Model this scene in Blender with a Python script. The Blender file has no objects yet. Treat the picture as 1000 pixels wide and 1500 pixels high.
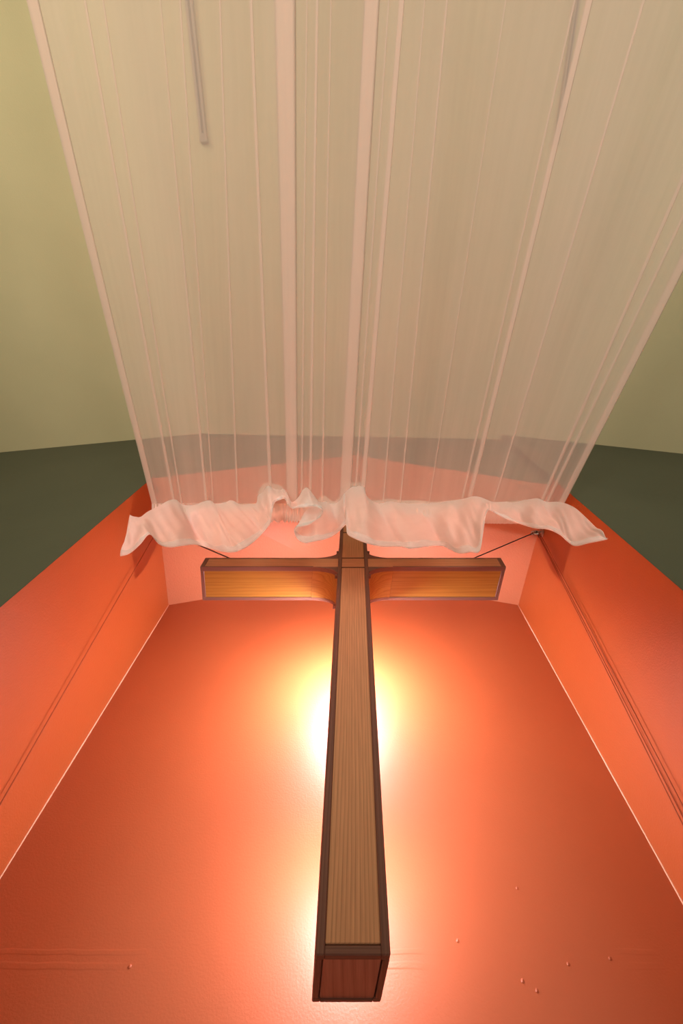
import bpy, bmesh, math, random
from mathutils import Vector
random.seed(7)
S = bpy.context.scene
C = S.collection

# ---------------------------------------------------------------- camera, world, lights, exposure
F_PX, PX, PY = 667.0, 517.0, 750.0
TH = math.atan(301.0 / F_PX)            # tilt of the optical axis away from the zenith
EYE = 1.5
cam = bpy.data.cameras.new('camera'); camo = bpy.data.objects.new('camera', cam); C.objects.link(camo)
cam.sensor_width = 36.0; cam.lens = F_PX * 36.0 / 1500.0
cam.shift_x = -(PX - 500.0) / 1500.0
cam.clip_start = 0.01
camo.location = (0, 0, EYE)
camo.rotation_euler = (math.pi - TH, 0, 0)
S.camera = camo

w = bpy.data.worlds.new('world'); S.world = w; w.use_nodes = True
bg = w.node_tree.nodes['Background']; bg.inputs[0].default_value = (1.0, 0.90, 0.74, 1); bg.inputs[1].default_value = 0.05

def area(name, loc, target, size, power, color):
    l = bpy.data.lights.new(name, 'AREA'); l.shape = 'RECTANGLE'; l.size, l.size_y = size; l.energy = power; l.color = color
    o = bpy.data.objects.new(name, l); C.objects.link(o); o.location = loc
    o.rotation_euler = (Vector(target) - Vector(loc)).to_track_quat('-Z', 'Y').to_euler()
    return o
area('added_ceiling_fill', (-2.7, -3.0, 2.6), (-2.3, -1.6, 5.0), (1.4, 1.4), 50, (1.0, 0.92, 0.68))  # pair of unseen fill lamps, added to brighten the ceiling
area('added_ceiling_fill', (2.9, -3.0, 2.6), (2.5, -1.6, 5.0), (1.4, 1.4), 36, (0.94, 0.96, 0.78))
def spot(name, loc, target, power, color, angle, blend, radius):
    l = bpy.data.lights.new(name, 'SPOT'); l.energy = power; l.color = color; l.spot_size = math.radians(angle); l.spot_blend = blend; l.shadow_soft_size = radius
    o = bpy.data.objects.new(name, l); C.objects.link(o); o.location = loc
    o.rotation_euler = (Vector(target) - Vector(loc)).to_track_quat('-Z', 'Y').to_euler()
    return o
# two unseen soft spots added behind the viewer to brighten cloth and upper niche
spot('added_cloth_fill', (-1.3, -2.3, 0.3), (-0.1, -0.3, 4.2), 290, (1.0, 0.88, 0.72), 88, 0.9, 0.5)
spot('added_cloth_fill', (1.3, -2.3, 0.3), (0.1, -0.3, 4.2), 250, (1.0, 0.90, 0.76), 88, 0.9, 0.5)

S.view_settings.view_transform = 'Standard'; S.view_settings.look = 'None'
S.view_settings.exposure = 0.0; S.view_settings.gamma = 1.0; S.view_settings.use_curve_mapping = False
S.cycles.transparent_max_bounces = 24

# ---------------------------------------------------------------- helpers
sT, cT = math.sin(TH), math.cos(TH)
def at_y(px, py, y):
    """Point in the room at distance y in front of the lens position, seen at a photo position."""
    u = (px - PX) / F_PX; v = (py - PY) / F_PX
    dx, dy, dz = u, sT + v * cT, cT - v * sT
    t = y / dy
    return Vector((dx * t, y, EYE + dz * t))

def link(name, me, mat, parent=None):
    o = bpy.data.objects.new(name, me); C.objects.link(o)
    if mat: me.materials.append(mat)
    if parent: o.parent = parent
    return o
def mesh(name, verts, faces, mat, parent=None, smooth=False):
    me = bpy.data.meshes.new(name); me.from_pydata([tuple(v) for v in verts], [], faces); me.update()
    bm = bmesh.new(); bm.from_mesh(me); bmesh.ops.recalc_face_normals(bm, faces=bm.faces); bm.to_mesh(me); bm.free()
    if smooth:
        for p in me.polygons: p.use_smooth = True
    return link(name, me, mat, parent)
def empty(name, loc=(0, 0, 0)):
    o = bpy.data.objects.new(name, None); C.objects.link(o); o.location = loc; o.empty_display_size = 0.1
    return o
def tag(o, label=None, cat=None, group=None, kind=None):
    if label: o['label'] = label
    if cat: o['category'] = cat
    if group: o['group'] = group
    if kind: o['kind'] = kind
    return o
def bevel(o, w=0.002, seg=2):
    m = o.modifiers.new('bevel', 'BEVEL'); m.width = w; m.segments = seg; m.limit_method = 'ANGLE'; m.angle_limit = 0.6
    return o
BOXF = [(0,1,2,3), (4,7,6,5), (0,4,5,1), (1,5,6,2), (2,6,7,3), (3,7,4,0)]
def box_pts(x0, x1, y0, y1, z0, z1):
    return [(x0,y0,z0),(x1,y0,z0),(x1,y1,z0),(x0,y1,z0),(x0,y0,z1),(x1,y0,z1),(x1,y1,z1),(x0,y1,z1)]
def prism(name, plan, z0, z1, mat, parent=None):
    """Vertical prism over a plan polygon; z1 may be a list per corner."""
    n = len(plan); z1l = z1 if isinstance(z1, (list, tuple)) else [z1] * n
    v = [(p[0], p[1], z0) for p in plan] + [(p[0], p[1], z1l[i]) for i, p in enumerate(plan)]
    f = [tuple(range(n)), tuple(range(2*n-1, n-1, -1))] + [(i, (i+1) % n, n+(i+1) % n, n+i) for i in range(n)]
    return mesh(name, v, f, mat, parent)
def tube(name, pts, r, mat, parent=None, seg=10, closed=False, caps=True):
    pts = [Vector(p) for p in pts]; n = len(pts); vs = []; fs = []
    up = None
    for i, p in enumerate(pts):
        a = pts[(i-1) % n] if (closed or i > 0) else p
        b = pts[(i+1) % n] if (closed or i < n-1) else p
        t = (b - a).normalized()
        if up is None:
            up = t.orthogonal().normalized()
        up = (up - t * up.dot(t)).normalized()
        sd = t.cross(up)
        rr = r[i] if isinstance(r, (list, tuple)) else r
        for k in range(seg):
            an = 2 * math.pi * k / seg
            vs.append(p + up * math.cos(an) * rr + sd * math.sin(an) * rr)
    for i in range(n if closed else n-1):
        j = (i+1) % n
        for k in range(seg):
            k2 = (k+1) % seg
            fs.append((i*seg+k, i*seg+k2, j*seg+k2, j*seg+k))
    if not closed and caps:
        fs.append(tuple(range(seg))[::-1]); fs.append(tuple((n-1)*seg+k for k in range(seg)))
    return mesh(name, vs, fs, mat, parent, smooth=True)
def catmull(P, sub):
    out = []; n = len(P)
    for i in range(n-1):
        p0, p1, p2, p3 = P[max(i-1,0)], P[i], P[i+1], P[min(i+2,n-1)]
        for k in range(sub):
            t = k / sub
            out.append(0.5*((2*p1)+(p2-p0)*t+(2*p0-5*p1+4*p2-p3)*t*t+(3*p1-p0-3*p2+p3)*t**3))
    out.append(P[-1].copy()); return out

# ---------------------------------------------------------------- materials
def new_mat(name):
    m = bpy.data.materials.new(name); m.use_nodes = True; nt = m.node_tree
    return m, nt, nt.nodes['Principled BSDF']
def nd(nt, t, **kw):
    n = nt.nodes.new(t)
    for k, v in kw.items():
        if k.startswith('in_'): n.inputs[int(k[3:])].default_value = v
        else: setattr(n, k, v)
    return n
def ramp(nt, fac, stops):
    r = nt.nodes.new('ShaderNodeValToRGB'); e = r.color_ramp.elements
    while len(e) < len(stops): e.new(0.5)
    for i, (p, c) in enumerate(stops): e[i].position = p; e[i].color = (*c, 1)
    nt.links.new(fac, r.inputs[0]); return r.outputs[0]
def paint(name, col, col2, rough, bump=0.12, bscale=170, spec=0.5, seams=()):
    m, nt, b = new_mat(name); L = nt.links
    tc = nd(nt, 'ShaderNodeTexCoord')
    n1 = nd(nt, 'ShaderNodeTexNoise'); n1.inputs['Scale'].default_value = 1.7; n1.inputs['Detail'].default_value = 5
    L.new(tc.outputs['Object'], n1.inputs['Vector'])
    L.new(ramp(nt, n1.outputs[0], [(0.3, col), (0.7, col2)]), b.inputs['Base Color'])
    n2 = nd(nt, 'ShaderNodeTexNoise'); n2.inputs['Scale'].default_value = bscale; n2.inputs['Detail'].default_value = 2
    L.new(tc.outputs['Object'], n2.inputs['Vector'])
    n3 = nd(nt, 'ShaderNodeTexNoise'); n3.inputs['Scale'].default_value = 9; n3.inputs['Detail'].default_value = 3
    L.new(tc.outputs['Object'], n3.inputs['Vector'])
    ad = nd(nt, 'ShaderNodeMath', operation='MULTIPLY_ADD'); L.new(n3.outputs[0], ad.inputs[0]); ad.inputs[1].default_value = 1.2; L.new(n2.outputs[0], ad.inputs[2])
    h = ad.outputs[0]
    if seams:                                            # shallow taped joints in the plaster, at their height on the wall
        sp = nd(nt, 'ShaderNodeSeparateXYZ'); L.new(tc.outputs['Object'], sp.inputs[0])
        for zc, wd, amt in seams:
            d = nd(nt, 'ShaderNodeMath', operation='SUBTRACT'); L.new(sp.outputs[2], d.inputs[0]); d.inputs[1].default_value = zc
            nn = nd(nt, 'ShaderNodeMath', operation='MULTIPLY_ADD'); L.new(n3.outputs[0], nn.inputs[0]); nn.inputs[1].default_value = 0.012; L.new(d.outputs[0], nn.inputs[2])
            a = nd(nt, 'ShaderNodeMath', operation='ABSOLUTE'); L.new(nn.outputs[0], a.inputs[0])
            mr = nd(nt, 'ShaderNodeMapRange', interpolation_type='SMOOTHSTEP'); L.new(a.outputs[0], mr.inputs[0])
            mr.inputs[1].default_value = wd * 0.5; mr.inputs[2].default_value = wd; mr.inputs[3].default_value = amt; mr.inputs[4].default_value = 0
            mk = nd(nt, 'ShaderNodeMath', operation='MULTIPLY'); L.new(mr.outputs[0], mk.inputs[0]); L.new(ramp(nt, n1.outputs[0], [(0.50, (0, 0, 0)), (0.60, (1, 1, 1))]), mk.inputs[1])
            s = nd(nt, 'ShaderNodeMath', operation='ADD'); L.new(h, s.inputs[0]); L.new(mk.outputs[0], s.inputs[1]); h = s.outputs[0]
    bp = nd(nt, 'ShaderNodeBump'); bp.inputs['Strength'].default_value = bump; bp.inputs['Distance'].default_value = 0.004
    L.new(h, bp.inputs['Height']); L.new(bp.outputs[0], b.inputs['Normal'])
    b.inputs['Roughness'].default_value = rough; b.inputs['Specular IOR Level'].default_value = spec
    return m
ORANGE = paint('orange_paint', (0.445, 0.088, 0.020), (0.475, 0.097, 0.023), 0.42, 0.22, 150, 0.5)
ORANGE_BACK = paint('orange_paint_back', (0.445, 0.088, 0.025), (0.475, 0.097, 0.028), 0.50, 0.16, 150, 0.8, seams=((EYE + 0.722, 0.008, 2.2), (EYE + 0.690, 0.010, 1.6)))
ORANGE_TOP = paint('orange_paint_lit_top', (0.55, 0.172, 0.082), (0.58, 0.186, 0.090), 0.5, 0.5, 110, 0.5)  # niche orange made paler and pinker, lamplight on its ceiling put into the colour
GREEN = paint('olive_paint', (0.084, 0.090, 0.058), (0.094, 0.100, 0.065), 0.6, 0.15, 150, 0.35)
CREAM = paint('cream_paint', (0.59, 0.535, 0.335), (0.63, 0.57, 0.36), 0.8, 0.12, 120, 0.2)
BEIGE = paint('beige_floor', (0.42, 0.34, 0.25), (0.46, 0.37, 0.27), 0.6, 0.05, 60, 0.3)
CAULK = paint('caulk', (0.85, 0.42, 0.26), (0.88, 0.55, 0.40), 0.6, 0.5, 200, 0.3)
def wood(name, dark, mid, light, axis, scale=7.0, rough=0.42, lines=130.0):
    m, nt, b = new_mat(name); L = nt.links
    tc = nd(nt, 'ShaderNodeTexCoord'); mp = nd(nt, 'ShaderNodeMapping')
    st = [1.0, 1.0, 1.0]; st[axis] = 0.03
    mp.inputs['Scale'].default_value = st; L.new(tc.outputs['Object'], mp.inputs[0])
    nz = nd(nt, 'ShaderNodeTexNoise'); nz.inputs['Scale'].default_value = 9; nz.inputs['Detail'].default_value = 2; L.new(mp.outputs[0], nz.inputs['Vector'])
    sp = nd(nt, 'ShaderNodeSeparateXYZ'); L.new(tc.outputs['Object'], sp.inputs[0])
    oth = [i for i in range(3) if i != axis]
    sm = nd(nt, 'ShaderNodeMath', operation='MULTIPLY_ADD'); L.new(sp.outputs[oth[0]], sm.inputs[0]); sm.inputs[1].default_value = 0.8; L.new(sp.outputs[oth[1]], sm.inputs[2])
    ml = nd(nt, 'ShaderNodeMath', operation='MULTIPLY'); L.new(sm.outputs[0], ml.inputs[0]); ml.inputs[1].default_value = lines
    mul = nd(nt, 'ShaderNodeMath', operation='MULTIPLY_ADD'); L.new(nz.outputs[0], mul.inputs[0]); mul.inputs[1].default_value = scale; L.new(ml.outputs[0], mul.inputs[2])
    fr = nd(nt, 'ShaderNodeMath', operation='FRACT'); L.new(mul.outputs[0], fr.inputs[0])
    col = ramp(nt, fr.outputs[0], [(0.0, dark), (0.16, mid), (0.7, light), (0.97, mid)])
    fb = nd(nt, 'ShaderNodeTexNoise'); fb.inputs['Scale'].default_value = 260; fb.inputs['Detail'].default_value = 3; L.new(mp.outputs[0], fb.inputs['Vector'])
    mx = nd(nt, 'ShaderNodeMix', data_type='RGBA', blend_type='MULTIPLY'); mx.inputs[0].default_value = 0.45
    L.new(col, mx.inputs[6]); L.new(ramp(nt, fb.outputs[0], [(0.25, (0.6, 0.56, 0.52)), (0.75, (1.15, 1.13, 1.1))]), mx.inputs[7])
    L.new(mx.outputs[2], b.inputs['Base Color'])
    bp = nd(nt, 'ShaderNodeBump'); bp.inputs['Strength'].default_value = 0.12; bp.inputs['Distance'].default_value = 0.002
    L.new(fb.outputs[0], bp.inputs['Height']); L.new(bp.outputs[0], b.inputs['Normal'])
    b.inputs['Roughness'].default_value = rough
    return m
OAK_Z = wood('oak_vertical', (0.42, 0.19, 0.095), (0.60, 0.285, 0.150), (0.67, 0.33, 0.178), 2)
OAK_X = wood('oak_horizontal', (0.42, 0.19, 0.095), (0.60, 0.285, 0.150), (0.67, 0.33, 0.178), 0)
OAK_UNDER = wood('oak_underside_glow', (0.28, 0.112, 0.017), (0.36, 0.152, 0.024), (0.40, 0.178, 0.030), 0, 6, lines=70)  # same oak, with orange lamp glow and some darkening put into the colour
OAK_END = wood('oak_end_grain', (0.36, 0.14, 0.105), (0.48, 0.20, 0.15), (0.53, 0.235, 0.175), 1, 4, lines=60)
WALNUT_Z = wood('walnut_vertical', (0.12, 0.050, 0.038), (0.18, 0.076, 0.058), (0.215, 0.092, 0.070), 2, 6)
WALNUT_X = wood('walnut_horizontal', (0.12, 0.050, 0.038), (0.18, 0.076, 0.058), (0.215, 0.092, 0.070), 0, 6)
WALNUT_Y = wood('walnut_depth', (0.12, 0.050, 0.038), (0.18, 0.076, 0.058), (0.215, 0.092, 0.070), 1, 6)
def plain(name, col, rough=0.5, metal=0.0):
    m, nt, b = new_mat(name); L = nt.links
    n = nd(nt, 'ShaderNodeTexNoise'); n.inputs['Scale'].default_value = 60
    L.new(ramp(nt, n.outputs[0], [(0.3, tuple(c*0.85 for c in col)), (0.7, col)]), b.inputs['Base Color'])
    b.inputs['Roughness'].default_value = rough; b.inputs['Metallic'].default_value = metal
    return m
STEEL = plain('steel', (0.55, 0.50, 0.46), 0.3, 1.0)
CORD = plain('brown_cord', (0.34, 0.07, 0.022), 0.7)
WIRE = plain('dark_wire', (0.05, 0.03, 0.025), 0.5)
RAIL = plain('grey_rail', (0.36, 0.28, 0.23), 0.5)
WHITE_METAL = plain('white_metal', (0.75, 0.72, 0.68), 0.4)
def glow(name, col, strength):
    m = bpy.data.materials.new(name); m.use_nodes = True; nt = m.node_tree
    nt.nodes.remove(nt.nodes['Principled BSDF'])
    e = nd(nt, 'ShaderNodeEmission'); e.inputs[0].default_value = (*col, 1); e.inputs[1].default_value = strength
    nt.links.new(e.outputs[0], nt.nodes['Material Output'].inputs[0]); return m
def sheer(name, col, lo, hi, transl=0.5, streak=(11.0, 0.6)):
    """Thin woven net: a share of threads (diffuse and translucent) over open gaps; weave density varies along the threads."""
    m = bpy.data.materials.new(name); m.use_nodes = True; nt = m.node_tree; L = nt.links
    nt.nodes.remove(nt.nodes['Principled BSDF'])
    tc = nd(nt, 'ShaderNodeTexCoord'); mp = nd(nt, 'ShaderNodeMapping'); mp.inputs['Scale'].default_value = (streak[0], streak[1], 1)
    L.new(tc.outputs['UV'], mp.inputs[0])
    n = nd(nt, 'ShaderNodeTexNoise'); n.inputs['Scale'].default_value = 1; n.inputs['Detail'].default_value = 5; n.inputs['Roughness'].default_value = 0.6
    L.new(mp.outputs[0], n.inputs['Vector'])
    mr = nd(nt, 'ShaderNodeMapRange'); L.new(n.outputs[0], mr.inputs[0])
    mr.inputs[1].default_value = 0.3; mr.inputs[2].default_value = 0.7; mr.inputs[3].default_value = lo; mr.inputs[4].default_value = hi
    d = nd(nt, 'ShaderNodeBsdfDiffuse'); d.inputs[0].default_value = (*col, 1)
    t = nd(nt, 'ShaderNodeBsdfTranslucent'); t.inputs[0].default_value = (*col, 1)
    tr = nd(nt, 'ShaderNodeBsdfTransparent')
    m1 = nd(nt, 'ShaderNodeMixShader'); m1.inputs[0].default_value = transl; L.new(d.outputs[0], m1.inputs[1]); L.new(t.outputs[0], m1.inputs[2])
    m2 = nd(nt, 'ShaderNodeMixShader'); L.new(mr.outputs[0], m2.inputs[0]); L.new(tr.outputs[0], m2.inputs[1]); L.new(m1.outputs[0], m2.inputs[2])
    L.new(m2.outputs[0], nt.nodes['Material Output'].inputs[0])
    return m
SHEER = sheer('sheer_voile', (0.96, 0.805, 0.755), 0.42, 0.62)
SHEER_RUFFLE = sheer('sheer_voile_ruffle', (0.97, 0.94, 0.94), 0.87, 0.96, 0.5, (14.0, 3.0))
SHEER_HEM = sheer('sheer_voile_hem', (0.97, 0.95, 0.97), 0.55, 0.75, 0.35, (30.0, 1.0))
SHEER_SLEEVE = sheer('sheer_voile_gathered', (0.96, 0.90, 0.86), 0.86, 0.96, 0.5, (160.0, 1.0))

# ---------------------------------------------------------------- the room shell
CEIL = EYE + 3.486
EAVE = EYE + 2.492
YB = 1.80
FL, FR = (-1.157, 0.900), (1.160, 0.912)         # front corners of the niche
BL, BR = (-1.220, YB), (1.092, YB)               # back corners
RIDGE_F, RIDGE_B = (0.006, 0.92, EYE + 3.010), (-0.064, YB, EYE + 2.850)
def struct(o): o['kind'] = 'structure'; return o

struct(mesh('floor', box_pts(-4.6, 4.6, -6.2, 2.0, -0.1, 0.0), BOXF, BEIGE))
struct(mesh('ceiling', box_pts(-4.6, 4.6, -6.2, 1.5, CEIL, CEIL + 0.12), BOXF, CREAM))
for sd, x in (('left', -4.6), ('right', 4.6)):
    struct(mesh('wall_' + sd, box_pts(min(x, x + math.copysign(0.1, x)), max(x, x + math.copysign(0.1, x)), -6.2, 1.5, 0, CEIL), BOXF, CREAM))
struct(mesh('wall_rear', box_pts(-4.6, 4.6, -6.3, -6.2, 0, CEIL), BOXF, CREAM))
# angled wing walls on both sides of the niche
struct(prism('wall_wing_left', [(FL[0], FL[1]-0.001), (-4.6, 1.225), (-4.6, 1.335), (FL[0]-0.1, FL[1]+0.09)], 0, CEIL, GREEN))
struct(prism('wall_wing_right', [(FR[0], FR[1]-0.001), (4.6, 1.275), (4.6, 1.385), (FR[0]+0.1, FR[1]+0.09)], 0, CEIL, GREEN))
# header over the gabled opening, slightly set back between the wings
def header():
    y = lambda x: 0.9075 + (x + 1.0) * 0.0193
    T = 0.10
    fr = [(FL[0], EAVE), (RIDGE_F[0], RIDGE_F[2]), (FR[0], EAVE), (FR[0], CEIL), (RIDGE_F[0], CEIL), (FL[0], CEIL)]
    v = [(x, y(x), z) for x, z in fr] + [(x, y(x) + T, z) for x, z in fr]
    f = [(0,1,4,5), (1,2,3,4), (6,11,10,7), (7,10,9,8)] + [(i, (i+1) % 6, 6+(i+1) % 6, 6+i) for i in range(6)]
    return mesh('wall_header', v, f, GREEN)
struct(header())
# niche: back wall with gable, two side reveals, gabled ceiling of two planes
struct(mesh('wall_back',
    [(BL[0]-0.1, YB, 0), (BR[0]+0.1, YB, 0), (BR[0]+0.1, YB, EAVE+0.05), (RIDGE_B[0], YB, RIDGE_B[2]+0.05), (BL[0]-0.1, YB, EAVE+0.05),
     (BL[0]-0.1, YB+0.1, 0), (BR[0]+0.1, YB+0.1, 0), (BR[0]+0.1, YB+0.1, EAVE+0.05), (RIDGE_B[0], YB+0.1, RIDGE_B[2]+0.05), (BL[0]-0.1, YB+0.1, EAVE+0.05)],
    [(0,1,2,3,4), (9,8,7,6,5), (0,5,6,1), (1,6,7,2), (2,7,8,3), (3,8,9,4), (4,9,5,0)], ORANGE_BACK))
struct(prism('wall_reveal_left', [FL, BL, (BL[0]-0.1, YB), (FL[0]-0.1, FL[1]+0.09), (FL[0]-0.0005, FL[1]+0.0)][:4], 0, EAVE + 0.004, ORANGE))
struct(prism('wall_reveal_right', [FR, BR, (BR[0]+0.1, YB), (FR[0]+0.1, FR[1]+0.09)], 0, EAVE + 0.004, ORANGE))
def gable(name, F, B):
    z = lambda p, h: (p[0], p[1], h)
    a = [z(F, EAVE), (RIDGE_F[0], 0.931, RIDGE_F[2]), (RIDGE_B[0], YB, RIDGE_B[2]), z(B, EAVE)]
    a[0] = (F[0], 0.909 if F[0] < 0 else 0.953, EAVE)
    v = a + [(p[0], p[1], p[2] + 0.06) for p in a]
    return mesh(name, v, [(0,1,2,3), (7,6,5,4)] + [(i, (i+1) % 4, 4+(i+1) % 4, 4+i) for i in range(4)], ORANGE_TOP)
struct(gable('ceiling_niche_left', FL, BL)); struct(gable('ceiling_niche_right', FR, BR))
# thin caulk beads in the two back corners
for nm, B, sg in (('trim_1', BL, 1), ('trim_2', BR, -1)):
    pts = [(B[0] + sg*0.001, YB - 0.001, 0.002 + (EAVE - 0.004) * k / 24) for k in range(25)]
    struct(tube(nm, pts, [0.0028 + 0.001*random.random() for _ in pts], CAULK, seg=6))

# small lumps of dried paint on the back wall
for i, (px, py) in enumerate(((757, 1301), (765, 1437), (832, 1412), (670, 1378), (893, 1404), (190, 1416), (786, 1451))):
    me = bpy.data.meshes.new('paint_lump'); bm = bmesh.new(); bmesh.ops.create_icosphere(bm, subdivisions=1, radius=0.0055)
    bmesh.ops.scale(bm, vec=(1, 0.5, 1.2), verts=bm.verts); bm.to_mesh(me); bm.free()
    o = link('paint_lump', me, ORANGE_BACK, bpy.data.objects['wall_back']); o.location = at_y(px, py, YB)
# narrow tracks fixed under the ceiling behind the curtain
for x, wd, lab in ((-0.910, 0.042, 'narrow grey ceiling track showing through the left half of the sheer curtain'),
                   (1.243, 0.026, 'thin grey ceiling track showing through the right half of the sheer curtain')):
    t = tag(empty('ceiling_track', (x, -2.4, CEIL)), lab, 'track', 'tracks on the ceiling')
    bevel(mesh('track_body', box_pts(-wd/2, wd/2, -1.47, 1.47, -0.030, 0.0), BOXF, RAIL, t), 0.003)
    mesh('track_slot', box_pts(-wd*0.12, wd*0.12, -1.44, 1.44, -0.034, -0.029), BOXF, WIRE, t)
    mesh('end_cap', box_pts(-wd*0.54, wd*0.54, 1.465, 1.485, -0.033, 0.0), BOXF, RAIL, t)

# ---------------------------------------------------------------- the cross
YC, D, HW = 1.200, 0.205, 0.0765
ZB, ZT = EYE + 0.4725, EYE + 2.52            # foot and top of the upright
ZA0, ZA1 = EYE + 1.985, EYE + 2.077          # underside and top of the arms
SPAN = 0.774
K = 0.075                                    # the upright is turned a touch off square
cross = tag(empty('wooden_cross', (0, YC, ZB)), 'large oak cross with dark walnut edging hanging in the orange niche', 'cross')
def cb(name, x0, x1, y0, y1, z0, z1, mat, parent=cross, bev=0.0015):
    v = [(x - K * y, y, z - ZB) for x, y, z in box_pts(x0, x1, y0, y1, z0, z1)]
    o = mesh(name, v, BOXF, mat, parent)
    return bevel(o, bev, 1) if bev else o
I = 0.003                                    # panels lie this much below their edging
ES = 0.019                                   # edging of the upright, across
# upright: core panels between four corner posts
cb('front_panel', -HW+ES, HW-ES, I, 0.03, ZB+0.02, ZA0-0.004, OAK_Z)
cb('front_panel', -HW+ES, HW-ES, I, 0.03, ZA0+0.002, ZA1-0.002, OAK_X)
cb('front_panel', -HW+ES, HW-ES, I, 0.03, ZA1+0.004, EYE+2.37, OAK_Z)
cb('front_panel', -HW+ES, HW-ES, I, 0.03, EYE+2.376, ZT-0.012, OAK_Z)
cb('core', -HW+0.014, HW-0.014, 0.028, D-I, ZB+0.014, ZT-0.01, OAK_Z, bev=0)
for s in (-1, 1):
    a, b = sorted((s*(HW-I), s*(HW-0.016)))
    cb('side_panel', a, b, 0.02, D-0.016, ZB+0.02, ZA0-0.02, OAK_Z)
    cb('side_panel', a, b, 0.02, D-0.016, ZA1+0.02, ZT-0.012, OAK_Z)
    a, b = sorted((s*HW, s*(HW-ES)))
    cb('edge_strip', a, b, 0, 0.021, ZB, ZT, WALNUT_Z, bev=0.0025)
    cb('edge_strip', a, b, D-0.018, D, ZB, ZT, WALNUT_Z, bev=0.0025)
cb('end_panel', -HW+0.016, HW-0.016, 0.018, D-0.010, ZB+I, ZB+0.016, OAK_END)
cb('edge_strip', -HW+ES-0.001, HW-ES+0.001, 0, 0.020, ZB, ZB+0.0165, WALNUT_X, bev=0.0025)
cb('edge_strip', -HW+ES-0.001, HW-ES+0.001, D-0.012, D, ZB, ZB+0.015, WALNUT_X)
for s in (-1, 1):
    a, b = sorted((s*HW*0.998, s*(HW-0.014)))
    cb('edge_strip', a, b, 0.02, D-0.017, ZB, ZB+0.015, WALNUT_Y)
cb('edge_strip', -HW+ES-0.001, HW-ES+0.001, 0, 0.02, ZT-0.012, ZT, WALNUT_X)
for z in (ZA0-0.004, ZA1-0.002, EYE+2.370):
    cb('inlay_line', -HW+ES-0.001, HW-ES+0.001, 0.001, 0.025, z, z+0.006, WALNUT_X, bev=0)
# arms
for s in (-1, 1):
    def ab(name, u0, u1, y0, y1, z0, z1, mat, bev=0.0015):
        a, b = sorted((s*u0, s*u1)); return cb(name, a, b, y0, y1, z0, z1, mat, bev=bev)
    U0, U1 = HW, SPAN
    ab('front_panel', U0, U1-0.020, I, 0.03, ZA0+0.006, ZA1-0.004, OAK_X)
    ab('core', U0, U1-0.012, 0.028, D-0.014, ZA0+0.012, ZA1-0.01, OAK_X, bev=0)
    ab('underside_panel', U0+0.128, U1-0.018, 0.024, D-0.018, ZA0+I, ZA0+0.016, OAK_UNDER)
    ab('top_panel', U0, U1-0.018, 0.015, D-0.015, ZA1-0.012, ZA1-I, OAK_X)
    ab('back_panel', U0, U1-0.018, D-0.016, D-I, ZA0+0.01, ZA1-0.01, OAK_X)
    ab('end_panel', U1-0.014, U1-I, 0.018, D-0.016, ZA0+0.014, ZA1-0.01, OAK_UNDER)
    ab('edge_strip', U0+0.125, U1, 0, 0.0265, ZA0, ZA0+0.008, WALNUT_X)
    ab('edge_strip', U0+0.125, U1, D-0.020, D, ZA0, ZA0+0.012, WALNUT_X)
    ab('edge_strip', U0, U1, 0, 0.018, ZA1-0.0045, ZA1, WALNUT_X)
    ab('edge_strip', U0, U1, D-0.018, D, ZA1-0.010, ZA1, WALNUT_X)
    ab('edge_strip', U1-0.021, U1, 0, 0.020, ZA0+0.0075, ZA1-0.004, WALNUT_Z)
    ab('edge_strip', U1-0.018, U1, D-0.018, D, ZA0+0.0115, ZA1-0.009, WALNUT_Z)
    ab('edge_strip', U1-0.0185, U1-0.0005, 0.026, D-0.0195, ZA0, ZA0+0.012, WALNUT_Y)
    ab('edge_strip', U1-0.016, U1, 0.018, D-0.0175, ZA1-0.010, ZA1, WALNUT_Y)
    # concave corner brackets, below and above the arm
    for up in (0, 1):
        RX, RZ = 0.135, 0.068
        zb = ZA1 if up else ZA0
        sg = 1 if up else -1
        N = 14
        arc = [(RX * (1 - math.sin(math.pi/2*k/N)), RZ * (1 - math.cos(math.pi/2*k/N))) for k in range(N+1)]   # from arm tip to upright
        def bracket(name, off, y0, y1, mat, par=cross):
            """solid between the arc and the inner corner"""
            vs = []; n = len(arc)
            for y in (y0, y1):
                for (ax, az) in arc:
                    vs.append((ax, y, az))
                vs.append((0.0, y, 0.0))
            m_ = n + 1
            fs = [tuple(range(m_)), tuple(range(2*m_-1, m_-1, -1))] + [(i, (i+1) % m_, m_+(i+1) % m_, m_+i) for i in range(m_)]
            v = []
            for (ax, y, az) in vs:
                q = 1 - off
                x = s * (HW - 0.001 + ax * q); z = zb + sg * (az * q - 0.001)
                v.append((x - K*y, y, z - ZB))
            return mesh(name, v, fs, mat, par)
        bevel(bracket('bracket_edge', 0.0, 0.001, 0.026, WALNUT_X), 0.001, 1)
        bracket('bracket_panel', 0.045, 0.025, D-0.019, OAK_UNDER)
        bevel(bracket('bracket_edge', 0.0, D-0.020, D-0.001, WALNUT_X), 0.001, 1)
        a, b = sorted((zb + sg*(RZ-0.004), zb + sg*(RZ+0.008)))
        ab('bracket_block', HW-0.002, HW+0.012, 0.002, 0.022, a, b, WALNUT_Y, bev=0.001)
        ab('bracket_block', HW-0.002, HW+0.012, D-0.022, D-0.002, a, b, WALNUT_Y, bev=0.001)
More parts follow.
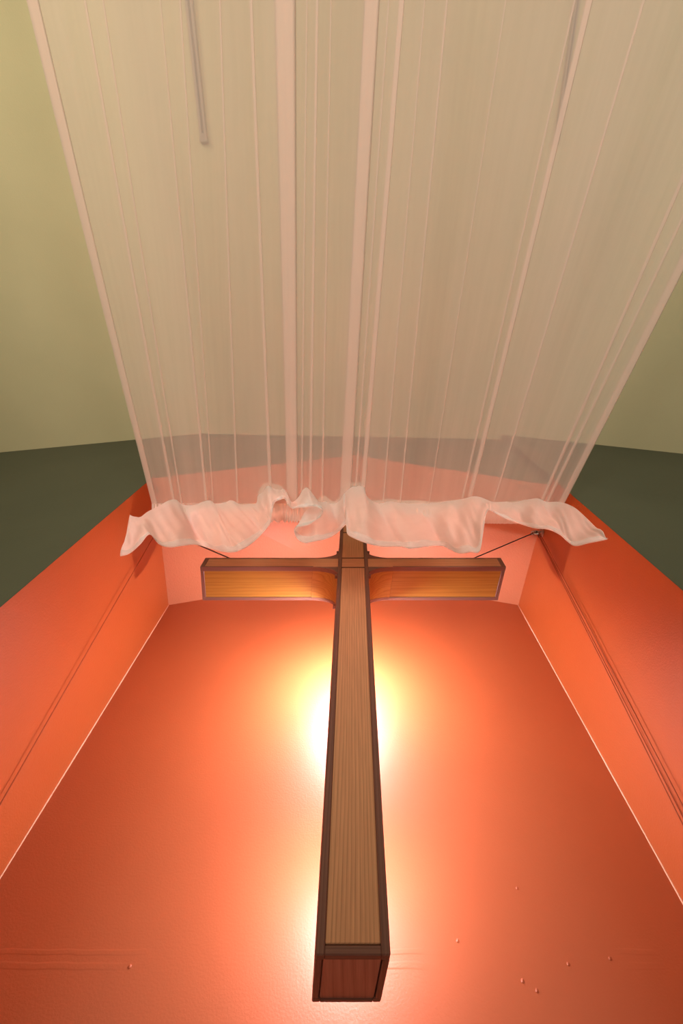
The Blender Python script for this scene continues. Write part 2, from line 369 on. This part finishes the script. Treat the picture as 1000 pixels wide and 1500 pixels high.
# lamps screwed to the back of the upright
def uv_ball(name, c, r, mat, parent, seg=16):
    me = bpy.data.meshes.new(name); bm = bmesh.new(); bmesh.ops.create_uvsphere(bm, u_segments=seg, v_segments=seg//2, radius=r)
    bmesh.ops.translate(bm, vec=c, verts=bm.verts); bm.to_mesh(me); bm.free()
    for p in me.polygons: p.use_smooth = True
    return link(name, me, mat, parent)
LAMPS = ((1.74, 3700.0), (0.88, 1100.0))
for i, (z, e) in enumerate(LAMPS):
    BULB = glow('bulb_glow_%d' % i, (1.0, 0.95, 1.0), e)
    h = bevel(cb('lamp_holder', -0.045, 0.045, D-0.002, D+0.070, EYE+z-0.06, EYE+z+0.06, WHITE_METAL), 0.004, 2)
    uv_ball('bulb', (-K*D - 0.017, D + 0.074, EYE + z - ZB), 0.024, BULB, h)

# ---------------------------------------------------------------- suspension: hooks, wires, cords
def reveal_x(side, y):
    F, B = (FL, BL) if side < 0 else (FR, BR)
    return F[0] + (B[0] - F[0]) * (y - F[1]) / (B[1] - F[1])
def ring(name, c, R, r, nrm, mat, parent):
    n = Vector(nrm).normalized(); a = n.orthogonal().normalized(); b = n.cross(a)
    return tube(name, [Vector(c) + a*R*math.cos(t*math.pi/8) + b*R*math.sin(t*math.pi/8) for t in range(16)], r, mat, parent, 8, True)
for s, hy, hz, nm in ((-1, 1.198, EYE+2.415, 'left'), (1, 1.236, EYE+2.447, 'right')):
    hx = reveal_x(s, hy)
    hook = tag(empty('pulley_hook', (hx, hy, hz)), 'small steel pulley hook high on the %s side wall of the niche' % nm, 'hook', 'pulley hooks holding the cross')
    a, b = sorted((0.0, -s*0.006))
    bevel(mesh('plate', box_pts(a, b, -0.022, 0.022, -0.03, 0.03), BOXF, STEEL, hook), 0.002)
    tube('eye_stem', [(-s*0.004, 0, 0), (-s*0.022, 0, 0)], 0.005, STEEL, hook)
    ring('eye', (-s*0.032, 0, 0), 0.012, 0.0035, (0, 1, 0.3), STEEL, hook)
    ring('wheel', (-s*0.040, -0.004, -0.018), 0.016, 0.006, (0.2, 1, 0), STEEL, hook)
    tube('axle', [(-s*0.040, -0.016, -0.018), (-s*0.040, 0.008, -0.018)], 0.004, WIRE, hook)
    ring('shackle', (-s*0.055, 0.004, -0.008), 0.011, 0.003, (0.3, 0.4, 1), STEEL, hook)
    ring('shackle', (-s*0.022, 0.012, -0.026), 0.010, 0.003, (1, 0.2, 0.5), WIRE, hook)
    for q in ((-0.014), (0.014)):
        uv_ball('screw', (-s*0.007, q, 0.02), 0.004, STEEL, hook, 8)
    h0 = Vector((hx - s*0.045, hy - 0.004, hz - 0.012))
    tip = Vector((s*0.47 - K*0.10, YC + 0.10, ZA1 + 0.012))
    wire = tag(empty('suspension_wire', tip), 'taut dark wire running from the %s pulley hook to the cross arm' % nm, 'wire', 'wires holding the cross')
    tube('strand', [Vector((0, 0, 0)), (h0 - tip) * 0.5, h0 - tip], 0.0032, WIRE, wire, 8)
    uv_ball('crimp', (h0 - tip) * 0.04, 0.007, STEEL, wire, 10)
    ring('screw_eye', (0, 0, -0.004), 0.010, 0.003, (0.2, 1, 0), STEEL, wire)
    # cords led down the side wall towards a cleat
    e = (hy + 0.467, 0.50) if s < 0 else (hy + 0.430, 0.52)
    offs = (0.0,) if s < 0 else (-0.034, 0.0, 0.022)  # right side: two cords, the extra front strand stands for their shadow line
    for k, of in enumerate(offs):
        p0 = Vector((reveal_x(s, hy) - s*0.030, hy + of*0.4, hz - 0.03))
        p1 = Vector((reveal_x(s, e[0] + of) - s*0.016, e[0] + of, EYE + e[1] - 0.12))
        pos = {(-1, 0): 'single brown cord slanting down the left side wall of the niche',
               (1, 0): 'brown strand standing for a cord shadow line on the right side wall, nearest the front',
               (1, 1): 'brown cord on the right side wall, middle one of the three',
               (1, 2): 'brown cord on the right side wall, nearest the back of the three'}[(s, k)]
        c = tag(empty('cord', p1), pos, 'cord', 'cords led down the niche walls')
        tube('rope', [(p0 - p1) * (j/10) + Vector((s*0.004*math.sin(j/10*math.pi), 0, 0)) for j in range(11)], 0.0021, CORD, c, 8)
        uv_ball('knot', (0, 0, 0), 0.009, CORD, c, 8)
    cy, cz = e[0], EYE + e[1] - 0.13
    cl = tag(empty('cleat', (reveal_x(s, cy), cy, cz)), 'steel rope cleat low on the %s side wall of the niche' % nm, 'cleat', 'rope cleats')
    a, b = sorted((0.0, -s*0.016))
    bevel(mesh('cleat_base', box_pts(a, b, -0.012, 0.012, -0.03, 0.03), BOXF, STEEL, cl), 0.003)
    tube('horn', [(-s*0.020, 0, -0.06), (-s*0.016, 0, 0), (-s*0.020, 0, 0.06)], 0.006, STEEL, cl)

# ---------------------------------------------------------------- curtain rod and sheer curtain
YR, ZR = 0.865, EYE + 2.030
rodl, rodr = at_y(224, 750, 0.93).x, at_y(824, 750, 0.93).x
rod = tag(empty('curtain_rod', (0, 0.945, ZR)), 'curtain rod spanning the niche opening inside the gathered sleeve', 'rod')
tube('rod', [(rodl, 0, 0), (rodr, 0, 0)], 0.010, WHITE_METAL, rod, 14)
for s, x in ((-1, rodl), (1, rodr)):
    uv_ball('end_knob', (x, 0, 0), 0.013, WHITE_METAL, rod, 12)
    gz = EAVE + (RIDGE_F[2] - EAVE) * (1 - abs(x) / 1.157)
    tube('hanger', [(x - s*0.02, 0, 0), (x - s*0.02, 0.02, gz - ZR)], 0.002, WIRE, rod, 6)

curtain = tag(empty('sheer_curtain', (0, 0.93, ZR)), 'pale pink sheer curtain stretched overhead from the niche, gathered into a ruffle', 'curtain')
ORG = Vector((0, 0.93, ZR))
def grid(name, rows, mat, parent, uvs=None, smooth=True):
    R, N = len(rows), len(rows[0])
    v = [tuple(Vector(p) - ORG) for r in rows for p in r]
    f = [(i*N+j, i*N+j+1, (i+1)*N+j+1, (i+1)*N+j) for i in range(R-1) for j in range(N-1)]
    me = bpy.data.meshes.new(name); me.from_pydata(v, [], f); me.update()
    uv = me.uv_layers.new(name='UVMap')
    for p in me.polygons:
        p.use_smooth = smooth
        for li in p.loop_indices:
            vi = me.loops[li].vertex_index
            uv.data[li].uv = uvs(vi % N, vi // N) if uvs else ((vi % N) / (N-1), (vi // N) / (R-1))
    o = link(name, me, mat, None); o.parent = parent
    return o
# canopy: cloth rising gently from the rod over the viewer; a triple layer wherever a pleat folds over
Y0, Z0, SL = 0.900, EYE + 2.094, 0.155
YE = -2.3
def canopy_pt(px, py):
    u = (px - PX) / F_PX; v = (py - PY) / F_PX
    dy, dz = sT + v*cT, cT - v*sT
    t = (Z0 - EYE + SL * Y0) / (dz + SL * dy)
    return Vector((u*t, dy*t, EYE + dz*t))
XL0, XR0 = canopy_pt(221, 738).x, canopy_pt(827, 736).x
# pleats: (left, right) at the rod and (left, right) at the top of the photo, in photo columns
PLEATS = [(222, 230, 42, 60), (252, 257, 125, 129), (264, 267, 152, 155), (300, 304, 236, 238), (311, 313, 264, 267),
          (346, 349, 322, 325), (394, 399, 366, 371), (420, 436, 402, 434), (440, 443, 449, 451), (452, 456, 463, 467),
          (470, 473, 484, 486), (497, 513, 533, 556), (518, 521, 568, 570), (527, 533, 584, 592),
          (560, 562, 620, 622), (585, 587, 652, 655), (628, 629, 738, 740), (674, 677, 838, 841), (683, 689, 856, 866),
          (722, 724, 938, 942), (790, 794, 1104, 1112), (799, 803, 1142, 1147), (818, 827, 1176, 1196)]
def lines():
    """every pleat gives four cloth lines: a, b, a', b' (forward, back, forward)"""
    L = []; lev = 0.0
    def add(pf, pt, dz): L.append((canopy_pt(pf, 737), canopy_pt(pt, 0), dz))
    prev = None
    for (a, b, c, d) in PLEATS:
        if prev is not None:
            for q in (0.25, 0.5, 0.75):
                add(prev[1] + (a - prev[1]) * q, prev[3] + (c - prev[3]) * q, 0.018 * math.sin(q*math.pi) * random.uniform(0.5, 1.2))
        add(a, c, 0.0)
        add(a + (b-a)*0.8, c + (d-c)*0.8, -0.004); add(b, d, 0.003); add(b - (b-a)*0.15, d - (d-c)*0.15, 0.009)
        add(a + (b-a)*0.15, c + (d-c)*0.15, 0.010); add(a, c, 0.014); add(a + (b-a)*0.2, c + (d-c)*0.2, 0.018)
        add(b, d, 0.012)
        prev = (a, b, c, d)
    return L
LN = lines()
rows = []
NR = 40
for i in range(NR + 1):
    g = i / NR
    y = Y0 + (YE - Y0) * g
    r = []
    for p0, p1, dz in LN:
        k = (y - p0.y) / (p1.y - p0.y)
        x = p0.x + (p1.x - p0.x) * k
        gap = 1.0 - 0.6 * min(1.0, g * 1.6)
        r.append(Vector((x, y, Z0 + SL * (Y0 - y) + dz * gap * 0.4 - 0.02 * math.sin(min(1, g) * math.pi))))
    rows.append(r)
cum = [0.0]
for j in range(1, len(LN)):
    cum.append(cum[-1] + (LN[j][1] - LN[j-1][1]).length)
grid('canopy', rows, SHEER, curtain, lambda j, i: (cum[j] / cum[-1], i / NR))
# batten carrying the far end of the cloth, hung from the ceiling behind the viewer
e0, e1 = rows[-1][0], rows[-1][-1]
bat = tag(empty('batten', (0, YE - 0.02, e0.z + 0.012)), 'white batten hung under the ceiling carrying the far end of the curtain', 'batten')
tube('bar', [(e0.x - 0.05, 0, 0), (e1.x + 0.05, 0, 0)], 0.016, WHITE_METAL, bat, 12)
for q in (0.1, 0.5, 0.9):
    x = e0.x + (e1.x - e0.x) * q
    tube('hanger', [(x, 0, 0), (x, 0, CEIL - e0.z - 0.012)], 0.003, WIRE, bat, 6)

# gathered sleeve round the rod
srows = []
NS = 620
for i in range(9):
    g = i / 8
    r = []
    for j in range(NS + 1):
        s = j / NS
        px = 222 + (826 - 222) * s
        ph = 2*math.pi*(s*78 + 0.9*math.sin(s*37) + 0.5*math.sin(s*91))
        flat = 0.12 if px > 640 else 1.0
        rip = math.sin(ph) * 0.007 * flat * (0.5 + 0.5*abs(math.sin(s*53)))
        low = 764 + 3*(px - 415)/300*(1 if px > 415 else 0) + (1.6*math.sin(ph) * flat)
        py = 737 + (low - 737) * g
        yy = 0.925 - 0.028*math.sin(g*math.pi) + rip
        r.append(at_y(px, py, yy))
    srows.append(r)
grid('sleeve', srows, SHEER_SLEEVE, curtain)

# ruffle: cloth beyond the sleeve flopping down in loose waves (columns of top and bottom photo points, depth of top / middle / hem)
RC = [(190,754,176,815,.80,.79,.80),(194,756,190,811,.79,.78,.77),(199,757,206,797,.79,.77,.75),(206,757,219,783,.79,.76,.74),(217,749,232,797,.80,.76,.72),
 (233,741,248,802,.83,.77,.72),(247,733,265,800,.86,.79,.74),(258,732,283,798,.88,.82,.78),(267,739,296,800,.90,.85,.82),(282,740,312,805,.90,.83,.80),
 (297,735,330,809,.88,.80,.76),(308,733,343,809,.88,.79,.74),(316,738,352,806,.90,.80,.74),(328,735,362,801,.90,.81,.75),(340,733,374,792,.88,.81,.77),
 (352,739,383,783,.90,.84,.79),(364,738,390,775,.90,.84,.79),(375,737,396,766,.88,.82,.78),(378,722,398,754,.86,.81,.78),(387,708,402,737,.85,.81,.79),
 (402,709,411,732,.85,.80,.78),(413,713,417,731,.84,.79,.77),(420,721,421,739,.83,.78,.76),(427,735,428,745,.82,.78,.76),(437,728,438,744,.83,.78,.75),
 (447,713,449,743,.83,.78,.75),(457,722,461,742,.82,.77,.74),(472,744,473,750,.79,.76,.73),(468,742,455,768,.82,.78,.74),(456,741,432,774,.86,.80,.76),
 (455,738,434,788,.89,.83,.78),(460,734,446,796,.90,.83,.77),(468,729,462,793,.90,.83,.76),(476,726,480,789,.90,.84,.78),(487,735,495,780,.90,.85,.80),
 (496,730,506,769,.89,.84,.80),(502,722,507,773,.86,.82,.79),(507,707,509,783,.83,.80,.76),(520,707,521,790,.82,.78,.74),(532,708,540,797,.82,.79,.75),
 (537,726,560,801,.86,.82,.77),(549,733,586,801,.90,.84,.78),(570,731,602,804,.90,.82,.76),(590,733,625,801,.90,.84,.79),(612,733,647,800,.90,.85,.81),
 (635,735,660,806,.90,.84,.79),(655,733,673,811,.89,.81,.75),(669,732,688,809,.88,.79,.72),(681,730,702,808,.87,.78,.71),(692,727,707,784,.85,.79,.73),
 (703,728,711,757,.85,.80,.77),(713,732,715,748,.85,.81,.79),(722,735,720,749,.86,.82,.80),(735,735,740,760,.88,.83,.80),(752,734,765,769,.90,.83,.79),
 (770,732,783,774,.88,.81,.77),(787,730,803,776,.86,.79,.74),(800,735,820,784,.87,.80,.74),(815,735,830,793,.86,.79,.72),(827,737,842,800,.84,.77,.70),
 (842,744,862,796,.80,.74,.69),(858,758,877,793,.77,.73,.70),(874,774,891,790,.75,.72,.70)]
RC = [(a, b, c, d, e, 0.80 + (f - 0.80) * 1.5 + 0.022 * math.sin(1.9 * i), 0.765 + (g - 0.765) * 1.6 + 0.016 * math.sin(1.3 * i + 1)) for i, (a, b, c, d, e, f, g) in enumerate(RC)]
tops = catmull([at_y(a, b, e) for a, b, c, d, e, f, g in RC], 5)
bots = catmull([at_y(c, d, g) for a, b, c, d, e, f, g in RC], 5)
mids = catmull([at_y((a*0.45+c*0.55), (b*0.45+d*0.55), f) for a, b, c, d, e, f, g in RC], 5)
NQ = 14
rrows = []
for i in range(NQ + 1):
    g = i / NQ; r = []
    for j in range(len(tops)):
        T, M, B = tops[j], mids[j], bots[j]
        p = T*(2*(g-0.5)*(g-1)) + M*(4*g*(1-g)) + B*(2*g*(g-0.5))
        s = j / len(tops)
        p.y += 0.010*math.sin(s*150 + 5*g + 2*math.sin(s*43)) * math.sin(g*math.pi) + 0.003*math.sin(s*390 - 9*g) * (1-g)*g*4
        r.append(p)
    rrows.append(r)
ruf = grid('ruffle', rrows, SHEER_RUFFLE, curtain)
hem = [[p + Vector((0, -0.004, 0)) for p in r] for r in rrows[NQ-2:]]
ho = grid('hem', hem, SHEER_HEM, None); ho.parent = ruf
